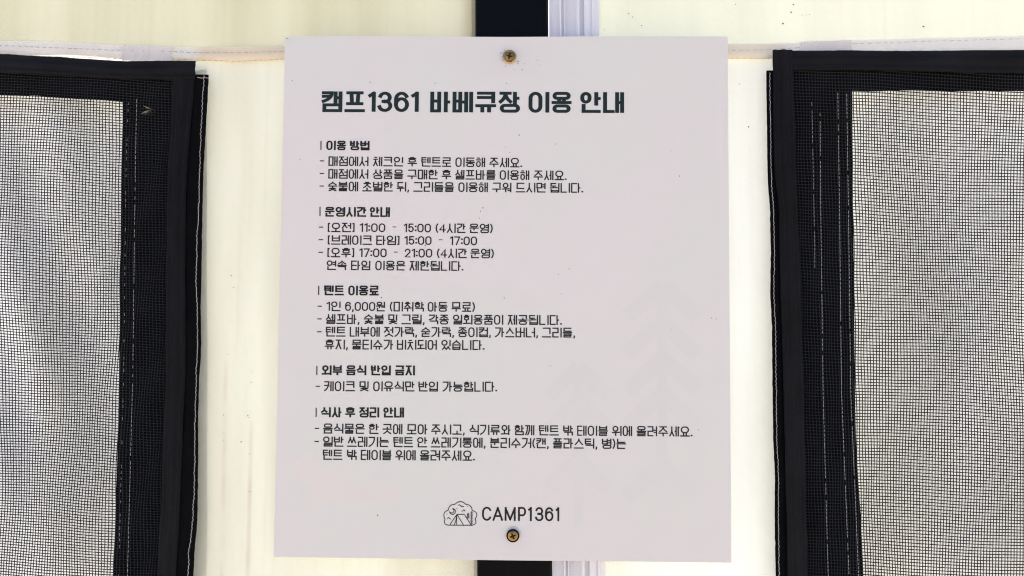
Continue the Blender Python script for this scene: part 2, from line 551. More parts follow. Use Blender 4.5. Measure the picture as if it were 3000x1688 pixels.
# black backing behind the mesh: along the top and down the side
sheet('backing_cloth', -120, 515, lambda s: topL_a(s) + 12, opnL_t, NY + .0022, M['backing'], meshL, 80, 10,
      lambda x, z, t: .0006 * math.sin(120 * x) * t, thick=.0004)
sheet('backing_cloth', 262, 1780, open_L, lambda s: webL_in(s) + 18, NY + .0026, M['backing'], meshL, 110, 14,
      lambda x, z, t: .0011 * math.sin(math.pi * t) * math.sin(z * 130 + 2 * math.sin(40 * z)), swap=True, thick=.0004)
sheet('top_webbing', -120, 573, topL_a, topL_b, WY, M['webbing'], meshL, 120, 16,
      lambda x, z, t: rib(t) + .0012 * mnoise.noise(Vector((x * 40, t * 2, 0))), thick=.0006, jit=.6)
sheet('side_webbing', 226, 1780, webL_in, webL_out, WY + .0004, M['webbing'], meshL, 160, 16,
      lambda x, z, t: rib(t) + .0011 * mnoise.noise(Vector((z * 40, t * 2, 4))), swap=True, thick=.0006, jit=.5)
outL = smoothf([(219, 610.5), (300, 607), (400, 601), (500, 595), (640, 592), (700, 591), (830, 589), (900, 587), (1000, 589), (1060, 587), (1100, 583), (1250, 579), (1300, 580), (1420, 579), (1500, 578), (1560, 575), (1600, 570), (1688, 566), (1780, 563)], 8)
sheet('edge_strip', 219, 1780, lambda s: webL_out(s) - 8, outL, WY + .0016, M['strip'], meshL, 200, 8,
      lambda x, z, t: -.0005 * math.sin(math.pi * t), swap=True, thick=.0005, jit=.7)
def zigthread(name, y0, y1, line, y, amp, m, parent, step=8.0, r=.85, seed=2):
    rnd = random.Random(seed)
    pts, s, i = [], y0, 0
    while s < y1:
        o = amp * (.9 * math.sin(i * 1.9) * rnd.uniform(.2, 1) + .8 * mnoise.noise(Vector((s * .03, seed, 0))))
        pts.append(at(line(s) + o, s, y - .0003 + .0002 * (i % 2)))
        s += step * rnd.uniform(.7, 1.3) / 2
        i += 1
    V, Fc = [], []
    tube_into(V, Fc, pts, r * PX, 5)
    return link_mesh(name, V, Fc, m, parent, smooth=True)
thrL = smoothf([(219, 598), (280, 594), (330, 592), (400, 588), (500, 585), (640, 581), (700, 577), (850, 574), (900, 578), (1000, 579), (1100, 575), (1250, 571), (1400, 570), (1500, 566), (1570, 560), (1620, 553), (1688, 551), (1780, 549)], 8)
zigthread('white_thread', 221, 1770, thrL, WY + .0008, 2.6, M['thread_white'], meshL)
V, Fc = [], []
tube_into(V, Fc, [at(578, 227, WY + .0003), at(590, 229, WY), at(600, 228, WY + .0002), at(611, 229, WY)], .9 * PX, 5)
link_mesh('white_thread', V, Fc, M['thread_white'], meshL)
stitches('white_stitching', 300, 1780, lambda s: polyf([(290, 376), (500, 369), (1100, 362), (1688, 347)])(s), NY - .0012, M['thread_white'], meshL, 9, 9, .38, True, .4, .45, 21)
stitches('white_stitching', 290, 1780, lambda s: polyf([(290, 400), (500, 396), (1100, 388.6), (1688, 373)])(s), NY - .0012, M['thread_white'], meshL, 10, 3.5, .5, True, .5, .12, 22)
stitches('black_stitching', 240, 1780, lambda s: webL_in(s) + 16, WY - .0012, M['thread_black'], meshL, 9, 5, .6, True, .4, 0, 23)
stitches('black_stitching', 240, 1780, lambda s: webL_out(s) - 12, WY - .0012, M['thread_black'], meshL, 9, 5, .6, True, .4, 0, 24)
stitches('black_stitching', -100, 570, lambda s: topL_b(s) - 8, WY - .0012, M['thread_black'], meshL, 9, 5, .6, False, .4, 0, 25)

# right window
meshR = thing('mesh_window', 'black insect mesh window panel with four rows of white stitching, right of the notice board', 'mesh window', at(2500, 900, NY), 'insect mesh windows')
def dxR(x, y):
    e = max(0.0, min(1.0, (x - 2480) / 160))
    return e * (7 * math.sin(y / 210 - x / 150 + 2.2) + 1.4 * math.sin(y / 80 + x / 60)) + 1.6 * math.sin(y / 40 + x / 15) * (1 - e) + .022 * (y - 280) * max(0, min(1, (3000 - x) / 600))
def dyR(x, y):
    return .050 * (x - 2300) + 3.0 * math.sin(x / 120 + y / 190 + 1) + .5 * math.sin(x / 40 - y / 80)
dR = lambda X, Y: NY + .0006 * math.sin(X / 100 - Y / 190) * max(0, min(1, (X - 2520) / 80))
net('mesh_net', 2300, 3110, 150, 1760, 8.75, 9.3, dxR, dyR, dR, M['strand'], meshR, 1.42 * PX)
open_R = smoothf([(262, 2497), (600, 2499), (1150, 2505), (1300, 2508), (1400, 2514), (1500, 2521), (1600, 2526), (1688, 2530), (1780, 2533)], 10)
webR_l = smoothf([(146, 2264), (280, 2265), (400, 2267), (500, 2269), (600, 2282), (800, 2285), (1000, 2292), (1150, 2296), (1400, 2302), (1688, 2308), (1780, 2310)], 25)
webR_r = smoothf([(146, 2322), (300, 2326), (400, 2330), (580, 2336), (800, 2345), (1150, 2355), (1400, 2360), (1688, 2367), (1780, 2370)], 25)
topR_a = smoothf([(2300, 148), (2459, 148), (2692, 149), (2800, 148), (3000, 146), (3120, 145)], 12)
topR_b = smoothf([(2300, 206), (2495, 206), (2710, 210), (3000, 216), (3120, 218)], 12)
opnR_t = smoothf([(2300, 262), (2495, 265), (2548, 268), (2674, 265), (2853, 268), (3000, 266), (3120, 266)], 12)
sheet('backing_cloth', 2300, 3120, lambda s: topR_a(s) + 12, opnR_t, NY + .0022, M['backing'], meshR, 90, 10,
      lambda x, z, t: .0006 * math.sin(110 * x) * t, thick=.0004)
sheet('backing_cloth', 258, 1780, lambda s: webR_r(s) - 18, open_R, NY + .0026, M['backing'], meshR, 110, 14,
      lambda x, z, t: .0007 * math.sin(math.pi * t) * math.sin(z * 90), swap=True, thick=.0004)
sheet('top_webbing', 2300, 3120, topR_a, topR_b, WY, M['webbing'], meshR, 120, 16,
      lambda x, z, t: rib(t) + .0010 * mnoise.noise(Vector((x * 36, t * 2, 9))), thick=.0006, jit=.5)
sheet('side_webbing', 147, 1780, webR_l, webR_r, WY - .0012, M['webbing'], meshR, 160, 16,
      lambda x, z, t: rib(t) + .0010 * mnoise.noise(Vector((z * 36, t * 2, 14))), swap=True, thick=.0006, jit=.5)
outR = smoothf([(207, 2245), (400, 2248), (500, 2249), (560, 2252), (600, 2256), (700, 2258), (730, 2259), (860, 2257), (950, 2262), (1150, 2264), (1290, 2266), (1400, 2271), (1500, 2270), (1688, 2273), (1780, 2274)], 8)
sheet('edge_strip', 207, 1780, outR, lambda s: webR_l(s) + 8, WY + .0016, M['strip'], meshR, 200, 8,
      lambda x, z, t: -.0005 * math.sin(math.pi * t), swap=True, thick=.0005, jit=.7)
zigthread('white_thread', 213, 1770, lambda s: outR(s) + 10, WY + .0008, 2.2, M['thread_white'], meshR, seed=6)
for (pts, rr, sk, dsh) in ([[(300, 2378), (600, 2384), (700, 2386)], .45, .15, 9], [[(320, 2402), (600, 2404), (1150, 2411), (1688, 2426)], .58, .08, 9],
                      [[(272, 2454), (600, 2459), (1150, 2465), (1688, 2487)], .6, .08, 9], [[(262, 2480), (600, 2485), (1150, 2492), (1688, 2515)], .58, .08, 9]):
    stitches('white_stitching', pts[0][0], min(1780, pts[-1][0] + 100), polyf(pts), NY - .0012, M['thread_white'], meshR, dsh, 3, rr, True, .8, sk, int(pts[0][1]))
stitches('black_stitching', 160, 1780, lambda s: webR_l(s) + 15, WY - .0027, M['thread_black'], meshR, 9, 5, .6, True, .4, 0, 33)
stitches('black_stitching', 160, 1780, lambda s: webR_r(s) - 17, WY - .0027, M['thread_black'], meshR, 9, 5, .6, True, .4, 0, 34)
stitches('black_stitching', 2330, 3100, lambda s: topR_b(s) - 11, WY - .0013, M['thread_black'], meshR, 9, 5, .6, False, .4, 0, 35)

# a dead insect on the left mesh
bug = thing('dead_insect', 'tiny dried winged insect caught on the dark mesh border, upper left', 'insect', at(433, 325, NY - .002))
V, Fc = [], []
bp = [at(446, 318, NY - .0016), at(441, 324, NY - .0022), at(432, 332, NY - .0022), at(424, 338, NY - .0016)]
for i, (r_, p_) in enumerate(zip((1.2, 2.4, 2.2, .7), bp)):
    for q in range(8):
        a = 2 * math.pi * q / 8
        V.append(p_ + Vector((math.cos(a) * .7, math.sin(a), math.cos(a) * .7)) * r_ * PX)
for i in range(3):
    for q in range(8):
        a, b = i * 8 + q, i * 8 + (q + 1) % 8
        Fc.append((a, b, b + 8, a + 8))
link_mesh('body', V, Fc, M['insect'], bug, True)
for (a, b, c_, d) in (((440, 322), (424, 326), (412, 334), (428, 331)), ((443, 318), (432, 314), (418, 309), (430, 318))):
    vv = [at(p[0], p[1], NY - .0020 - .0003 * q) for q, p in enumerate((a, b, c_, d))]
    link_mesh('wing', vv + [p + Vector((0, .00005, 0)) for p in vv], [(0, 1, 2, 3), (7, 6, 5, 4), (0, 4, 5, 1), (1, 5, 6, 2), (2, 6, 7, 3), (3, 7, 4, 0)], M['wing'], bug)
V, Fc = [], []
for pa, pb in (((446, 320), (452, 330)), ((441, 326), (446, 338)), ((436, 330), (440, 340))):
    tube_into(V, Fc, [at(*pa, NY - .0018), at((pa[0] + pb[0]) / 2 + 2, (pa[1] + pb[1]) / 2, NY - .0024), at(*pb, NY - .0014)], .35 * PX, 4)
link_mesh('legs', V, Fc, M['insect'], bug)

# ------------------------------------------------------------ notice board
BW, BH, TH = .30, .34897, .0030
board = thing('notice_board', 'pale grey printed notice board in Korean screwed to the dark post', 'notice board', (0, .0015, -BH / 2))
BOWS = [(at(1492.6, 167).x, at(1492.6, 167).z), (at(1503, 1567).x, at(1503, 1567).z)]
def bow(x, z):
    """the thin sheet curls back a little at the middle of its top and bottom edge, where the screws draw it in"""
    g = lambda dx, dz, sx_, sz_: math.exp(-(dx / sx_) ** 2 - (dz / sz_) ** 2)
    return .0003 * (g(x - BOWS[0][0], z - BOWS[0][1], .008, .008) + g(x - BOWS[1][0], z - BOWS[1][1], .008, .008)) + 0.0012 * g(x, z - BH / 2, .045, .020) - .0009 * g(x, z + BH / 2, .06, .022)
nx, nz = 110, 130
V, Fc = [], []
for i in range(nx + 1):
    for j in range(nz + 1):
        x, z = -BW / 2 + BW * i / nx, -BH / 2 + BH * j / nz
        V.append(Vector((x, bow(x, z), z)))
for i in range(nx):
    for j in range(nz):
        a = i * (nz + 1) + j
        Fc.append((a, a + nz + 1, a + nz + 2, a + 1))
n0 = len(V)
V += [p + Vector((0, TH, 0)) for p in V]
Fc += [tuple(q + n0 for q in f[::-1]) for f in Fc[:]]
ring = [i * (nz + 1) for i in range(nx + 1)] + [nx * (nz + 1) + j for j in range(1, nz + 1)] + [i * (nz + 1) + nz for i in range(nx - 1, -1, -1)] + [j for j in range(nz - 1, 0, -1)]
for a, b in zip(ring, ring[1:] + ring[:1]):
    Fc.append((b, a, a + n0, b + n0))
pan = link_mesh('panel', V, Fc, M['board'], board)
pan.data.polygons.foreach_set('use_smooth', [i < nx * nz * 2 for i in range(len(pan.data.polygons))])
pan.data.update()
md = pan.modifiers.new('edges', 'EDGE_SPLIT')
md.split_angle = math.radians(40)

# ---- lettering drawn from strokes
def arc(cx, cy, rx, ry, a0, a1, n=14):
    return [(cx + rx * math.cos(math.radians(a0 + (a1 - a0) * i / n)), cy + ry * math.sin(math.radians(a0 + (a1 - a0) * i / n))) for i in range(n + 1)]
def bez(p0, p1, p2, n=7):
    return [((1 - t) ** 2 * p0[0] + 2 * t * (1 - t) * p1[0] + t * t * p2[0], (1 - t) ** 2 * p0[1] + 2 * t * (1 - t) * p1[1] + t * t * p2[1]) for t in [i / n for i in range(n + 1)]]

CHO = 'ㄱㄲㄴㄷㄸㄹㅁㅂㅃㅅㅆㅇㅈㅉㅊㅋㅌㅍㅎ'
JUNG = 'ㅏㅐㅑㅒㅓㅔㅕㅖㅗㅘㅙㅚㅛㅜㅝㅞㅟㅠㅡㅢㅣ'
JONG = ['', 'ㄱ', 'ㄲ', 'ㄳ', 'ㄴ', 'ㄵ', 'ㄶ', 'ㄷ', 'ㄹ', 'ㄺ', 'ㄻ', 'ㄼ', 'ㄽ', 'ㄾ', 'ㄿ', 'ㅀ', 'ㅁ', 'ㅂ', 'ㅄ', 'ㅅ', 'ㅆ', 'ㅇ', 'ㅈ', 'ㅊ', 'ㅋ', 'ㅌ', 'ㅍ', 'ㅎ']

def oval(x0, y0, x1, y1, asp):
    """rounded ring; asp = height/width of a unit of the box"""
    w_, h_ = x1 - x0, (y1 - y0) * asp
    r = min(w_, h_) / 2
    rx, ry = r, r / asp
    pts = []
    for (cx, cy, a0) in ((x1 - rx, y0 + ry, -90), (x1 - rx, y1 - ry, 0), (x0 + rx, y1 - ry, 90), (x0 + rx, y0 + ry, 180)):
        pts += arc(cx, cy, rx, ry, a0, a0 + 90, 5)
    out = [pts[0]]
    for p in pts[1:]:
        if math.hypot(p[0] - out[-1][0], p[1] - out[-1][1]) > 1e-4:
            out.append(p)
    if math.hypot(out[0][0] - out[-1][0], out[0][1] - out[-1][1]) < 1e-4:
        out.pop()
    return out

def jamo(j, x0, y0, x1, y1, style, asp):
    """list of (points, closed); style: 'v' beside an upright vowel, 'h' over a flat one, 'f' final"""
    T = lambda pts: [(x0 + (x1 - x0) * a, y0 + (y1 - y0) * b) for a, b in pts]
    L = lambda *pts: (T(pts), False)
    if j == 'ㄱ':
        if style == 'v':
            return [(T([(0, 0), (1, 0)] + bez((1, .12), (.95, .72), (0, 1), 8)), False)]
        return [L((0, 0), (1, 0), (1, 1))]
    if j == 'ㅋ':
        if style == 'v':
            return [(T([(0, 0), (1, 0)] + bez((1, .12), (.95, .72), (0, 1), 8)), False), L((0, .42), (.9, .40))]
        return [L((0, 0), (1, 0), (1, 1)), L((0, .5), (1, .5))]
    if j == 'ㄴ':
        return [L((0, 0), (0, 1), (1, 1))]
    if j == 'ㄷ':
        return [L((1, 0), (0, 0), (0, 1), (1, 1))]
    if j == 'ㅌ':
        return [L((1, 0), (0, 0), (0, 1), (1, 1)), L((0, .5), (1, .5))]
    if j == 'ㄹ':
        return [L((0, 0), (1, 0), (1, .5), (0, .5), (0, 1), (1, 1))]
    if j == 'ㅁ':
        return [(T([(0, 0), (1, 0), (1, 1), (0, 1)]), True)]
    if j == 'ㅂ':
        return [L((0, 0), (0, 1), (1, 1), (1, 0)), L((0, .45), (1, .45))]
    if j == 'ㅍ':
        return [L((0, 0), (1, 0)), L((0, 1), (1, 1)), L((.26, 0), (.31, 1)), L((.74, 0), (.69, 1))]
    if j == 'ㅇ':
        return [(oval(x0, y0, x1, y1, asp), True)]
    if j == 'ㅎ':
        yb = y0 + (y1 - y0) * .42
        xi = (x1 - x0) * .06
        return [L((.27, 0), (.73, 0)), L((0, .21), (1, .21)), (oval(x0 + xi, yb, x1 - xi, y1, asp), True)]
    if j == 'ㅅ':
        k0 = .42 if style == 'v' else .12
        return [(T([(.5, 0)] + bez((.5, k0), (.47, k0 + .22), (0, 1))), False), (T(bez((.5, k0), (.53, k0 + .22), (1, 1))), False)]
    if j == 'ㅈ':
        return [L((0.04, 0), (.96, 0)), (T(bez((.5, 0.05), (.47, .58), (0, 1))), False), (T(bez((.5, .05), (.53, .58), (1, 1))), False)]
    if j == 'ㅊ':
        return [L((.27, 0), (.73, 0)), L((0.04, .24), (.96, .24)), (T(bez((.5, .27), (.47, .68), (0, 1))), False), (T(bez((.5, .27), (.53, .68), (1, 1))), False)]
    if j in 'ㄲㅆㄸㅃㅉ':
        s = {'ㄲ': 'ㄱ', 'ㅆ': 'ㅅ', 'ㄸ': 'ㄷ', 'ㅃ': 'ㅂ', 'ㅉ': 'ㅈ'}[j]
        mx = (x0 + x1) / 2
        g = (x1 - x0) * .05
        if s == 'ㅅ':
            g = 0
        return jamo(s, x0, y0, mx - g, y1, style, asp) + jamo(s, mx + g, y0, x1, y1, style, asp)
    if j == 'ㅄ':
        mx = (x0 + x1) / 2
        return jamo('ㅂ', x0, y0, mx - .03, y1, style, asp) + jamo('ㅅ', mx + .03, y0, x1, y1, style, asp)
    return []

def syllable(ch, asp, rv=.12, rh=.12):
    c = ord(ch) - 0xAC00
    ini, vow, fin = CHO[c // 588], JUNG[(c % 588) // 28], JONG[c % 28]
    S = []
    op = 0 if ini in 'ㅁㅂㅍㅇㅎ' else .6 * rv          # letters open to the right may reach closer to the stem
    L = lambda *p: S.append((list(p), False))
    if vow in 'ㅏㅐㅑㅓㅔㅕㅣㅒㅖ':
        yb = .60 if fin else 1.0         # foot of the stems
        cb = min(.56, .68 - 1.2 * rh) if fin else 1.0         # foot of the initial
        ym = .28 if fin else .50
        if vow in 'ㅏㅑ':
            st = .82
            cr = min(.58, st - 1.68 * rv + op)
            L((st, 0), (st, yb))
            for yy in ([ym] if vow == 'ㅏ' else [ym - .12, ym + .12]):
                L((st, yy), (1.0, yy))
        elif vow in 'ㅐㅒ':
            st = min(.72, 1 - 1.25 * rv)
            cr = min(.48, st - 1.5 * rv + op)
            L((st, 0), (st, yb)); L((1, 0), (1, yb)); L((st, ym), (1, ym))
        elif vow in 'ㅓㅕ':
            st = 1.0
            cr = min(.56, st - 1.75 * rv + op * .5)
            L((st, 0), (st, yb))
            for yy in ([ym] if vow == 'ㅓ' else [ym - .12, ym + .12]):
                L((min(cr + .9 * rv, st - .6 * rv), yy), (st, yy))
        elif vow in 'ㅔㅖ':
            st = min(.75, 1 - 1.25 * rv)
            cr = min(.48, st - 1.5 * rv + op)
            L((st, 0), (st, yb)); L((1, 0), (1, yb)); L((cr + (.7 if not op else 1.0) * rv if cr < st - 1.3 * rv else st, ym), (st, ym)) if not op or ini in 'ㅅㅈㅊㅆ' else L((min(cr + 1.1 * rv, st - .2 * rv), ym), (st, ym))
        else:
            st = 1.0
            cr = min(.62, st - 1.75 * rv + op)
            L((st, 0), (st, yb))
        if ini == 'ㅇ' and fin:
            S += [(oval(0, 0, cr, cb, asp), True)]
        else:
            S += jamo(ini, 0, 0, cr, cb, 'v', asp)
        if fin:
            S += jamo(fin, .08, .68 if fin != 'ㄴ' else .66, 1.0, 1.0, 'f', asp)
    elif vow in 'ㅗㅛㅜㅠㅡ':
        if fin:
            yv = .50
            fy = max(.66, yv + 1.2 * rh)
            if vow in 'ㅗㅛ':
                yv = .51
                ib = min(.34, yv - 1.4 * rh)
                xs = [.5] if vow == 'ㅗ' else [.36, .64]
                for q in xs:
                    L((q, ib), (q, yv))
            if vow in 'ㅜㅠ':
                yv, fy = .46, .71
                xs = [.5] if vow == 'ㅜ' else [.33, .67]
                for q in xs:
                    L((q, yv), (q, fy - .03))
            ib = min(.34, yv - (1.4 if vow in 'ㅗㅛ' else 1.25) * rh)
            L((-.01, yv), (1.01, yv))
            S += jamo(ini, .08, 0, .92, ib, 'h', asp)
            S += jamo(fin, .08, fy, .92, 1.0, 'f', asp)
        else:
            if vow in 'ㅗㅛ':
                ib = .62
                for q in ([.5] if vow == 'ㅗ' else [.34, .66]):
                    L((q, ib if ini in 'ㅇㅁ' or True else .7), (q, 1))
                if ini in 'ㄱㄷㄹㅊ':
                    S[-1] = ([(S[-1][0][0][0], ib + .06), S[-1][0][1]], False)
                L((-.01, 1), (1.01, 1))
            elif vow in 'ㅜㅠ':
                ib = min(.56, .70 - 1.3 * rh)
                for q in ([.5] if vow == 'ㅜ' else [.31, .69]):
                    L((q, .70), (q, 1.0))
                L((-.01, .70), (1.01, .70))
            else:
                ib = .61
                L((-.01, 1), (1.01, 1))
            S += jamo(ini, .08, 0, .92, ib, 'h', asp)
    else:
        yb = .60 if fin else 1.0
        L((1, 0), (1, yb))
        cb = (.30 if fin else .52)
        if vow in 'ㅘㅙㅚ':
            yv = .50 if fin else .93
            L((.33, cb), (.33, yv)); L((-.04, yv + .01), (.80, yv - .02))
            if vow == 'ㅘ':
                S[0] = ([(.86, 0), (.86, yb)], False)
                L((.86, yb / 2), (1.0, yb / 2))
        else:
            yv = .44 if fin else .68
            L((-.04, yv + .01), (.80, yv - .03)); L((.36, yv), (.36, .62 if fin else 1.0))
            if vow in 'ㅝㅞ':
                L((.66, .56 if fin else .85), (1, .56 if fin else .85))
        S += jamo(ini, .05, 0, .62, cb, 'h', asp)
        if fin:
            S += jamo(fin, .08, .70, 1.0, 1.0, 'f', asp)
    return S

DIG = {
    '0': (.54, lambda a: [(oval(0, 0, 1, 1, a), True)]),
    '1': (.24, lambda a: [([(0, .15), (1, .0)], False), ([(1, 0), (1, 1)], False)]),
    '2': (.50, lambda a: [(arc(.5, .29, .47, .29, 185, 385) + [(0.02, 1), (1, 1)], False)]),
    '3': (.52, lambda a: [(arc(.5, .25, .44, .25, 195, 450), False), (arc(.5, .73, .5, .27, 270, 530), False), ([(.32, .475), (.55, .475)], False)]),
    '4': (.56, lambda a: [([(.72, 1), (.72, 0), (0, .72), (1, .72)], False)]),
    '5': (.50, lambda a: [([(.9, 0), (.12, 0), (.07, .46)] + arc(.48, .66, .48, .32, 215, 520), False)]),
    '6': (.52, lambda a: [(arc(.5, .66, .5, .34, 0, 360, 24)[:-1], True), (arc(.5, .34, .5, .34, -25, -180) + [(0, .66)], False)]),
    '7': (.52, lambda a: [([(0, 0), (1, 0), (.35, 1)], False)]),
    ':': (.04, lambda a: [([(.5, .26), (.5, .32)], False), ([(.5, .78), (.5, .84)], False)]),
    '.': (.04, lambda a: [([(.5, .95), (.5, 1.0)], False)]),
    ',': (.07, lambda a: [([(1, .92), (1, 1.02), (0, 1.16)], False)]),
    '(': (.16, lambda a: [(bez((1, -.04), (-1.0, .5), (1, 1.04), 8), False)]),
    ')': (.16, lambda a: [(bez((0, -.04), (2.0, .5), (0, 1.04), 8), False)]),
    '[': (.12, lambda a: [([(1, -.02), (0, -.02), (0, 1.02), (1, 1.02)], False)]),
    ']': (.12, lambda a: [([(0, -.02), (1, -.02), (1, 1.02), (0, 1.02)], False)]),
    '-': (.30, lambda a: [([(0, .45), (1, .45)], False)]),
    'C': (.56, lambda a: [(arc(.5, .38, .5, .38, -28, -180) + arc(.5, .62, .5, .38, 180, 28), False)]),
    'A': (.62, lambda a: [([(0, 1), (.5, 0.02)], False), ([(.5, 0.02), (1, 1)], False), ([(.19, .68), (.81, .68)], False)]),
    'M': (.68, lambda a: [([(0, 1), (0, 0)], False), ([(1, 0), (1, 1)], False), ([(0, .03), (.5, .96)], False), ([(.5, .96), (1, .03)], False)]),
    'P': (.50, lambda a: [([(0, 1), (0, 0), (.55, 0)] + arc(.6, .30, .4, .30, -80, 80) + [(.5, .60), (0, .60)], False)]),
}

def stroke_into(V, Fc, pts, closed, wv, wh, put, ext=0.0):
    """strip along pts (text-plane metres) with upright/flat stroke widths wv/wh and mitred corners"""
    q = [pts[0]]
    for p in pts[1:]:
        if math.hypot(p[0] - q[-1][0], p[1] - q[-1][1]) > 1e-6:
            q.append(p)
    n = len(q)
    if n < 2:
        return
    segs = []
    m = n if closed else n - 1
    for i in range(m):
        a, b = q[i], q[(i + 1) % n]
        dx, dy = b[0] - a[0], b[1] - a[1]
        l = math.hypot(dx, dy)
        dx, dy = dx / l, dy / l
        hw = .5 * math.sqrt((wv * dy) ** 2 + (wh * dx) ** 2)
        segs.append((dx, dy, hw))
    base = len(V)
    for i in range(n):
        s1 = segs[i - 1] if (closed or i > 0) else None
        s2 = segs[i % m] if (closed or i < n - 1) else None
        p = q[i]
        if s1 is None or s2 is None:
            s = s1 or s2
            e = -ext if s1 is None else ext
            px_, py_ = p[0] + s[0] * e, p[1] + s[1] * e
            V.append(put(px_ - s[1] * s[2], py_ + s[0] * s[2]))
            V.append(put(px_ + s[1] * s[2], py_ - s[0] * s[2]))
        else:
            cr = s1[0] * s2[1] - s1[1] * s2[0]
            for sg in (1, -1):
                if abs(cr) < .15:
                    nx_, ny_ = -(s1[1] + s2[1]) / 2, (s1[0] + s2[0]) / 2
                    h = (s1[2] + s2[2]) / 2
                    V.append(put(p[0] + sg * nx_ * h, p[1] + sg * ny_ * h))
                else:
                    a = (p[0] - sg * s1[1] * s1[2], p[1] + sg * s1[0] * s1[2])
                    b = (p[0] - sg * s2[1] * s2[2], p[1] + sg * s2[0] * s2[2])
                    t = ((b[0] - a[0]) * s2[1] - (b[1] - a[1]) * s2[0]) / cr
                    lim = 1.35 * max(s1[2], s2[2])
                    t = max(-lim, min(lim, t))
                    V.append(put(a[0] + s1[0] * t, a[1] + s1[1] * t))
    for i in range(m):
        a, b = base + 2 * i, base + 2 * ((i + 1) % n)
        Fc.append((a, a + 1, b + 1, b))

INK_Y = -.00017
cnt = [0]
def text_into(V, Fc, txt, P0, P1, h, wv, wh, gb=.90, digit_h=.93, dscale=1.0, sp=.33, gap=.10, ext=0.0):
    """P0, P1: left and right foot of the word on the board; h: letter height; widths in metres"""
    P0, P1 = Vector((P0.x, P0.z)), Vector((P1.x, P1.z))
    U = (P1 - P0).normalized()
    Wd = (P1 - P0).length
    items, cur = [], 0.0
    for ch in txt:
        if ch == ' ':
            cur += sp
            continue
        if 0xAC00 <= ord(ch) <= 0xD7A3:
            items.append((ch, cur, gb, 0)); cur += gb + gap
        else:
            g = DIG[ch][0] * dscale + .10
            items.append((ch, cur, g, 1)); cur += g + gap * 1.0
    tot = cur - gap
    sc = Wd / tot
    for ch, x, g, isd in items:
        X0, X1 = x * sc + wv / 2, (x + g) * sc - wv / 2
        hh = h * (digit_h if isd else 1.0)
        oy = h * (1 - digit_h) / 2 if isd else 0
        Y0, Y1 = h - oy - wh / 2, oy + wh / 2
        if X1 - X0 < 1e-5:
            X0 = X1 = (X0 + X1) / 2
            X1 += 1e-5
        asp = (Y0 - Y1) / (X1 - X0)
        S = DIG[ch][1](asp) if isd else syllable(ch, asp, wv / (X1 - X0), wh / (Y0 - Y1))
        for pts, closed in S:
            cnt[0] += 1
            yy = INK_Y - (cnt[0] % 25) * 1.2e-6
            def put(u, v, yy=yy):
                c = P0 + U * u + Vector((-U.y, U.x)) * v
                return Vector((c.x, bow(c.x, c.y) + yy, c.y))
            dot = ch in '.:' 
            w1, w2 = (wv * 1.35, wv * 1.35) if dot else (wv, wh)
            stroke_into(V, Fc, [(X0 + (X1 - X0) * a, Y0 + (Y1 - Y0) * b) for a, b in pts], closed, w1, w2, put, ext=.45 * wh)

def dash_into(V, Fc, x0, x1, y, th):
    a, b = at(x0, y), at(x1, y)
    put = lambda u, v: Vector((u, INK_Y + bow(u, v), v))
    stroke_into(V, Fc, [(a.x, a.z), (b.x, b.z)], False, th, th, put)

def line(name, words, yb_l, yb_r, xl_, xr_, h_px, m, wv=3.85, wh=3.4, extra=None, **kw):
    """words: [(text, x0, x1)] in photo pixels; the foot line runs from yb_l at xl_ to yb_r at xr_"""
    V, Fc = [], []
    for (t, a, b) in words:
        fy = lambda x: yb_l + (yb_r - yb_l) * (x - xl_) / (xr_ - xl_)
        text_into(V, Fc, t, at(a, fy(a)), at(b, fy(b)), h_px * PX, wv * PX, wh * PX, **kw)
    if extra:
        for e in extra:
            if e[0] == 'dash':
                dash_into(V, Fc, e[1], e[2], e[3], e[4] * PX)
            else:
                a, b = at(e[1], e[2]), at(e[3], e[4])
                stroke_into(V, Fc, [(a.x, a.z), (b.x, b.z)], False, e[5] * PX, e[5] * PX, lambda u, v: Vector((u, INK_Y + bow(u, v), v)))
    return link_mesh(name, V, Fc, m, board)

def c5(x):
    return 900 + x / 4.6
# title
s5 = lambda x: 900 + x / 5.152
s6 = lambda x: 1400 + x / 5.152
line('title_text', [('캠프', s5(208), s5(877)), ('1361', s5(910), s5(1683)), ('바베', s5(1855), s5(2503)), ('큐장', s5(2530), s6(636)), ('이용', s6(763), s6(1420)), ('안내', s6(1545), s6(2207))],
     328.7, 331.6, 940, 1828, 62.8, M['ink_green'], 11.8, 9.0, gap=.075, digit_h=.97, dscale=1.12)
# headings
HB = dict(gap=.08)
line('heading_text', [('이용', 955.9, 1014), ('방법', 1025, 1082.5)], 440, 441, 956, 1082, 28.3, M['ink'], 5.5, 4.5, extra=[('bar', 940.6, 413.3, 940.4, 439.4, 3.2)], **HB)
line('heading_text', [('운영시간', 951.7, 1073.5), ('안내', 1083.5, 1142.4)], 635, 636, 951, 1142, 29, M['ink'], 5.5, 4.5, extra=[('bar', 937.7, 606.3, 937.5, 632.8, 3.2)], **HB)
line('heading_text', [('텐트', 949.5, 1008), ('이용료', 1020.4, 1110)], 865.5, 866, 949, 1110, 29, M['ink'], 5.5, 4.5, extra=[('bar', 934, 838, 933.7, 864.7, 3.2)], **HB)
line('heading_text', [('외부', 942.6, 1003), ('음식', 1014, 1073.3), ('반입', 1086.5, 1145), ('금지', 1157, 1215.6)], 1099.6, 1100.2, 942, 1215, 29, M['ink'], 5.5, 4.5, extra=[('bar', 928.6, 1072, 928.3, 1099, 3.2)], **HB)
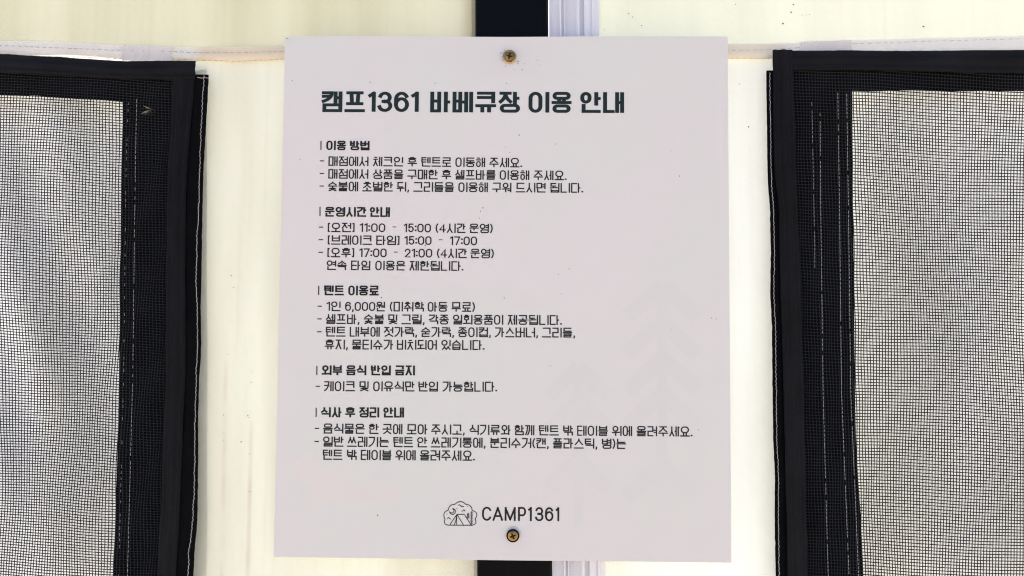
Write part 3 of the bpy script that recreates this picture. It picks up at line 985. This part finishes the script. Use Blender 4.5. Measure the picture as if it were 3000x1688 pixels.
line('heading_text', [('식사', 940, 1001), ('후', 1011, 1041), ('정리', 1052, 1111), ('안내', 1123, 1183.7)], 1223, 1223.6, 940, 1184, 29.5, M['ink'], 5.5, 4.5, extra=[('bar', 926.4, 1195, 926.1, 1222, 3.2)], **HB)
# body
a3 = lambda x: 900 + x / 6.44
a4 = lambda x: 1300 + x / 5.855
a6 = lambda x: 900 + x / 6.0375
a7 = lambda x: 1300 + x / 6.0375
a8 = lambda x: 900 + x / 4.293
a9 = lambda x: 1460 + x / 4.293
B = lambda words, yl, yr, x0, x1, h, extra=None: line('body_text', words, yl, yr, x0, x1, h, M['ink'], extra=extra)
B([('매점에서', a3(400), a3(1155)), ('체크인', a3(1240), a3(1808)), ('후', a3(1890), a3(2070)), ('텐트로', a3(2152), a4(128)), ('이동해', a4(200), a4(710)), ('주세요.', a4(780), a4(1343))],
  486.3, 491.0, 962, 1529, 28.4, [('dash', 937.3, 950, 471.8, 2.9)])
B([('매점에서', a3(397), a3(1153)), ('상품을', a3(1238), a3(1812)), ('구매한', a3(1888), a3(2463)), ('후', a3(2535), a4(127)), ('셀프바를', a4(195), a4(887)), ('이용해', a4(960), a4(1467)), ('주세요.', a4(1540), a4(2105))],
  523.7, 528.6, 961, 1659, 28.6, [('dash', 936.7, 949.5, 508.7, 2.9)])
B([('숯불에', a3(390), a3(960)), ('초벌한', a3(1040), a3(1618)), ('뒤,', a3(1692), a3(1920)), ('그리들을', a3(2003), a4(175)), ('이용해', a4(250), a4(757)), ('구워', a4(830), a4(1160)), ('드시면', a4(1237), a4(1747)), ('됩니다.', a4(1822), a4(2390))],
  560.5, 565.3, 960, 1708, 28.8, [('dash', 936.2, 949, 545.5, 2.9)])
B([('[오전]', c5(277), c5(638)), ('11:00', c5(705), c5(1052)), ('15:00', c5(1300), c5(1667)), ('(4시간', c5(1730), c5(2135)), ('운영)', c5(2185), c5(2500))],
  680.3, 683.6, 960, 1443, 27.8, [('dash', 934.3, 947.2, 665.8, 2.9), ('dash', c5(1152), c5(1200), 665.2, 2.3)])
B([('[브레이크', c5(277), c5(873)), ('타임]', c5(930), c5(1243)), ('15:00', c5(1308), c5(1675)), ('17:00', c5(1922), c5(2288))],
  717.0, 720.0, 960, 1398, 27.8, [('dash', 934, 946.8, 702.6, 2.9), ('dash', c5(1775), c5(1822), 702.9, 2.3)])
B([('[오후]', c5(272), c5(633)), ('17:00', c5(700), c5(1070)), ('21:00', c5(1312), c5(1685)), ('(4시간', c5(1748), c5(2152)), ('운영)', c5(2200), c5(2515))],
  754.0, 757.3, 960, 1447, 27.9, [('dash', 933.3, 946.2, 739.5, 2.9), ('dash', c5(1170), c5(1218), 739, 2.3)])
B([('연속', c5(262), c5(532)), ('타임', c5(590), c5(850)), ('이용은', c5(918), c5(1322)), ('제한됩니다.', c5(1378), c5(2103))], 791.2, 794, 957, 1357, 28.2)
B([('1인', a6(340), a6(590)), ('6,000원', a6(670), a6(1375)), ('(미취학', a6(1460), a6(2065)), ('아동', a6(2132), a7(67)), ('무료)', a7(137), a7(552))],
  911.8, 914, 956, 1391, 28.4, [('dash', 930.6, 943.4, 897.3, 2.9)])
B([('셀프바,', a6(330), a6(922)), ('숯불', a6(1000), a6(1358)), ('및', a6(1433), a6(1592)), ('그릴,', a6(1667), a6(2075)), ('각종', a6(2152), a7(90)), ('일회용품이', a7(163), a7(1053)), ('제공됩니다.', a7(1130), a7(2087))],
  949.3, 952.5, 955, 1646, 28.7, [('dash', 929.8, 942.6, 934.6, 2.9)])
B([('텐트', a6(328), a6(680)), ('내부에', a6(752), a6(1283)), ('젓가락,', a6(1357), a6(1942)), ('숟가락,', a6(2013), a7(180)), ('종이컵,', a7(250), a7(832)), ('가스버너,', a7(905), a7(1665)), ('그리들,', a7(1735), a7(2322))],
  986.3, 989.4, 954, 1684, 28.8, [('dash', 929, 942, 972.3, 2.9)])
B([('휴지,', a6(310), a6(717)), ('물티슈가', a6(790), a6(1520)), ('비치되어', a6(1587), a6(2293)), ('있습니다.', a6(2372), a7(718))], 1023.8, 1025.8, 952, 1419, 28.8)
B([('케이크', a8(212), a8(602)), ('및', a8(657), a8(772)), ('이유식만', a8(830), a8(1350)), ('반입', a8(1398), a8(1645)), ('가능합니다.', a8(1702), a8(2387))], 1146.3, 1148, 949, 1456, 29, [('dash', 925, 937.8, 1132, 2.9)])
d1 = lambda x: 900 + x / 4.6
B([('음식물은', d1(215), d1(775)), ('한', d1(830), d1(963)), ('곳에', d1(1015), d1(1283)), ('모아', d1(1342), d1(1620)), ('주시고,', d1(1670), d1(2122)), ('식기류와', d1(2185), a9(153)), ('함께', a9(203), a9(453)), ('텐트', a9(510), a9(762)), ('밖', a9(815), a9(938)), ('테이블', a9(990), a9(1377)), ('위에', a9(1430), a9(1683)), ('올려주세요.', a9(1738), a9(2440))],
  1270.4, 1279.6, 947, 2028, 29.2, [('dash', 922.2, 935, 1255.4, 2.9)])
B([('일반', d1(213), d1(490)), ('쓰레기는', d1(538), d1(1100)), ('텐트', d1(1160), d1(1428)), ('안', d1(1480), d1(1617)), ('쓰레기통에,', d1(1665), d1(2402)), ('분리수거(캔,', d1(2462), a9(632)), ('플라스틱,', a9(685), a9(1243)), ('병)는', a9(1302), a9(1605))],
  1308.6, 1315.6, 946, 1834, 29.2, [('dash', 921.3, 934.2, 1293.6, 2.9)])
B([('텐트', d1(210), d1(475)), ('밖', d1(535), d1(668)), ('테이블', d1(722), d1(1135)), ('위에', d1(1190), d1(1462)), ('올려주세요.', d1(1518), d1(2257))], 1347.2, 1350.2, 946, 1391, 29.3)
# name beside the emblem
e = lambda x: 1280 + x / 6.44
ey = lambda y: 1440 + y / 6.44
V, Fc = [], []
for (t, a, b) in (('C', 852, 1032), ('A', 1050, 1248), ('M', 1278, 1486), ('P', 1530, 1682), ('1', 1718, 1790), ('3', 1850, 2010), ('6', 2040, 2198), ('1', 2237, 2308)):
    fy = lambda x: 550 + (x - 850) * 12 / 1460
    g = DIG[t][0] + .10
    text_into(V, Fc, t, at(e(a), ey(fy(a))), at(e(b), ey(fy(b))), 39.6 * PX, 5.4 * PX, 5.0 * PX, digit_h=1.0)
link_mesh('emblem_text', V, Fc, M['ink'], board)
# emblem: tent, moon and two firs in a cloud outline
V, Fc = [], []
def em(pts, w_=2.1, closed=False):
    cnt[0] += 1
    yy = INK_Y - (cnt[0] % 25) * 1.2e-6
    q = [at(e(a), ey(b)) for a, b in pts]
    stroke_into(V, Fc, [(p.x, p.z) for p in q], closed, w_ * PX, w_ * PX, lambda u, v: Vector((u, yy + bow(u, v), v)))
def arc3(p0, p1, bulge, n=10):
    mx_, my_ = (p0[0] + p1[0]) / 2, (p0[1] + p1[1]) / 2
    dx, dy = p1[0] - p0[0], p1[1] - p0[1]
    out = []
    for i in range(n + 1):
        t = i / n
        h_ = bulge * 4 * t * (1 - t)
        out.append((p0[0] + dx * t + dy * h_, p0[1] + dy * t - dx * h_))
    return out
cl = []
for p0, p1, bl in (((150, 512), (215, 352), .28), ((215, 352), (340, 243), .22), ((340, 243), (548, 243), .25), ((548, 243), (665, 358), .22), ((665, 358), (722, 515), .36), ((722, 515), (660, 636), .33)):
    cl += arc3(p0, p1, bl)
cl += arc3((232, 634), (158, 512), .38)
em(cl, 2.2, False)
em([(225, 634), (668, 636)])
em([(378, 432), (518, 433), (648, 634)]); em([(378, 432), (243, 630)]); em([(374, 434), (374, 634)]); em([(378, 432), (504, 632)])
em(bez((370, 440), (366, 570), (322, 630)))
em(arc(295, 377, 56, 56, -85, 178, 18)); em(arc(282, 362, 42, 44, -68, 150, 14))
em([(241, 375)] + bez((241, 378), (262, 412), (290, 408), 5)); em([(292, 325), (322, 345)])
for (cx, y0, y1, nb, hw) in ((588, 403, 520, 5, 25), (655, 375, 634, 8, 30)):
    em([(cx, y0), (cx, y1)], 1.6)
    for i in range(nb):
        yy = y0 + 4 + i * (y1 - y0 - 26) / nb
        em([(cx - hw, yy + 26), (cx, yy), (cx + hw, yy + 26)], 1.1)
em([(403, 265)] + bez((403, 262), (430, 240), (448, 268), 5) + [(462, 284), (512, 282)]); em([(468, 373), (488, 368)] + bez((492, 362), (512, 325), (533, 372), 5))
em([(200, 520)] + bez((203, 512), (220, 475), (240, 508), 5) + [(266, 522)])
for (cx, cy) in ((378, 317), (572, 283), (191, 424)):
    em([(cx - 7, cy), (cx + 7, cy)], 2.2)
link_mesh('emblem', V, Fc, M['ink'], board)

# faint pale prints in the background of the notice: two firs, and a tent corner
def faint(name, strips, m, lay):
    V, Fc = [], []
    arms = []                        # every arm is a strip of its own, cut in steps that follow the bend of the sheet
    for pts, w_ in strips:
        arms += [([a, b], w_) for a, b in zip(pts, pts[1:])] if len(pts) <= 3 else [(pts, w_)]
    for i, (pts, w_) in enumerate(arms):
        if len(pts) == 2:
            pts = [(a[0] + (b[0] - a[0]) * j / 8, a[1] + (b[1] - a[1]) * j / 8) for a, b in zip(pts, pts[1:]) for j in range(8)] + [pts[-1]]
        q = [at(a, b) for a, b in pts]
        yy = -.00002 - i * 4e-6 - lay
        stroke_into(V, Fc, [(p.x, p.z) for p in q], False, w_ * PX, w_ * PX, lambda u, v, yy=yy: Vector((u, bow(u, v) + yy, v)))
    return link_mesh(name, V, Fc, m, board)
st = []
for y_ in (835, 945, 1050, 1155, 1365):
    st.append(([(1835, y_ + 95), (1940, y_), (2045, y_ + 95)], 46))
st.append(([(1940, 850 + 30 * i) for i in range(24)], 30))
faint('fir_print', st, M['tree_print'], 0)
faint('fir_print', [([(1610, y_ + 85), (1695, y_), (1780, y_ + 85)], 42) for y_ in (1075, 1175, 1350)] + [([(1695, 1090 + 25 * i) for i in range(19)], 26)], M['tree_print'], 6e-5)
faint('tent_print', [([(880, 1340), (925, 1400), (1000, 1430)], 70), ([(925, 1442), (1172, 1442)], 52)], M['tent_print'], 0)

rs = random.Random(11)
sp_ = [(841, 113, 2.2), (1085, 241, 1.6), (1275, 244, 1.3), (1484, 244, 1.6), (1521, 396, 1.8), (1627, 422, 1.4), (1480, 431, 1.2), (1494, 447, 1.2), (856, 236, 1.4), (879, 468, 1.4),
       (1415, 609, 2.0), (1408, 619, 1.6), (1405, 639, 1.7), (1246, 719, 2.2), (1117, 872, 1.9), (1477, 873, 1.8), (1667, 788, 1.7), (1644, 861, 1.2), (1636, 804, 1.6), (1991, 516, 2.0), (2084, 932, 1.6), (2099, 935, 1.5), (1990, 1253, 1.6), (2046, 1259, 1.4),
       (1107, 1510, 2.4), (1968, 967, 1.2), (1966, 442, 1.1), (1612, 1071, 1.1), (1470, 155, 1.6), (1467, 156, 1.1), (1478, 148, 1.2), (1466, 173, 1.1), (1518, 180, 1.9), (1517, 187, 1.6),
       (1530, 204, 1.8), (1481, 194, 1.5), (1507, 204, 1.1), (1471, 166, 1.5), (1474, 177, 1.3), (1536, 186, 1.0), (1574, 177, 1.1), (1582, 190, 1.0), (1550, 176, .9)]
specks('dirt_specks', sp_, -.00003, M['speck'], board)

# ------------------------------------------------------------ screws
def screw(label, cx, cy, rpx, rot, prof_, ring_m, washer=None):
    p = at(cx, cy, 0)
    p.y = 0
    t = thing('screw', label, 'screw', p, 'screws that hold the notice board')
    R = rpx * PX
    na, nr = 96, 44
    V, Fc = [], []
    def cross(x, y):
        c, s = math.cos(rot), math.sin(rot)
        u, v = abs(x * c + y * s) / R, abs(-x * s + y * c) / R
        arm = min(max(u, v) / .47, 1.2)
        wd = .125 * (1.15 - .25 * arm)
        return max(u, v) < .47 and min(u, v) < wd or (u + v) < .26
    V.append(p + Vector((0, -prof_(0) + .0016, 0)))
    for i in range(1, nr + 1):
        r = i / nr
        for q in range(na):
            a = 2 * math.pi * q / na
            x, z = R * r * math.cos(a), R * r * math.sin(a)
            d = prof_(r)
            if cross(x, z):
                d -= .0016 * (1 - .5 * r)
            V.append(p + Vector((x, -d, z)))
    for q in range(na):
        Fc.append((0, 1 + q, 1 + (q + 1) % na))
    for i in range(nr - 1):
        for q in range(na):
            a, b = 1 + i * na + q, 1 + i * na + (q + 1) % na
            Fc.append((a, a + na, b + na, b))
    o = link_mesh('head', V, Fc, M['brass'], t)
    o.data.materials.append(M['recess'])
    for f_ in o.data.polygons:
        c = f_.center
        if cross(c.x - p.x, c.z - p.z) and math.hypot(c.x - p.x, c.z - p.z) < R * .5:
            f_.material_index = 1
        f_.use_smooth = True
    # rim ring
    V, Fc = [], []
    for i in range(65):
        a = 2 * math.pi * i / 64
        V.append(a)
    rm = .90 if washer else .97
    pts = [p + Vector((R * rm * math.cos(a), -prof_(rm) * (.95 if washer else .55), R * rm * math.sin(a))) for a in V]
    V = []
    tube_into(V, Fc, pts, .00055, 8, Vector((0, -1, 0)))
    link_mesh('rim', V, Fc, ring_m, t, True)
    if washer:
        wx, wy, wr = washer
        c0 = at(wx, wy, 0)
        V, Fc = [], []
        for i in range(64):
            a = 2 * math.pi * i / 64
            for (rr, yy) in ((wr * 1.0, -.0001), (wr * .97, -.0004), (wr * .85, -.0005), (wr * .6, -.0004)):
                V.append(Vector((c0.x + rr * PX * math.cos(a), yy, c0.z + rr * PX * math.sin(a))))
        for i in range(64):
            for j in range(3):
                a, b = i * 4 + j, ((i + 1) % 64) * 4 + j
                Fc.append((a, a + 1, b + 1, b))
        link_mesh('washer', V, Fc, M['washer'], t, True)
    return t
# top: dished face inside a raised copper rim; bottom: round head with a dark rim on a loose washer
screw('upper cross-head screw with a bright copper rim, above the title of the notice', 1492.6, 167, 18.6, math.radians(-10),
      lambda r: (.0016 + .0006 * (1 - (r / .78) ** 2) if r < .74 else (.0022 if r < .9 else .0022 - .018 * (r - .9))), M['copper'])
screw('lower domed brass cross-head screw on a pinkish washer, under the emblem', 1502.7, 1567.5, 18.2, math.radians(22),
      lambda r: .0028 * math.sqrt(max(0, 1 - (r * .88) ** 2)) + .0002, M['strip'], washer=(1504.5, 1564.8, 22.8))
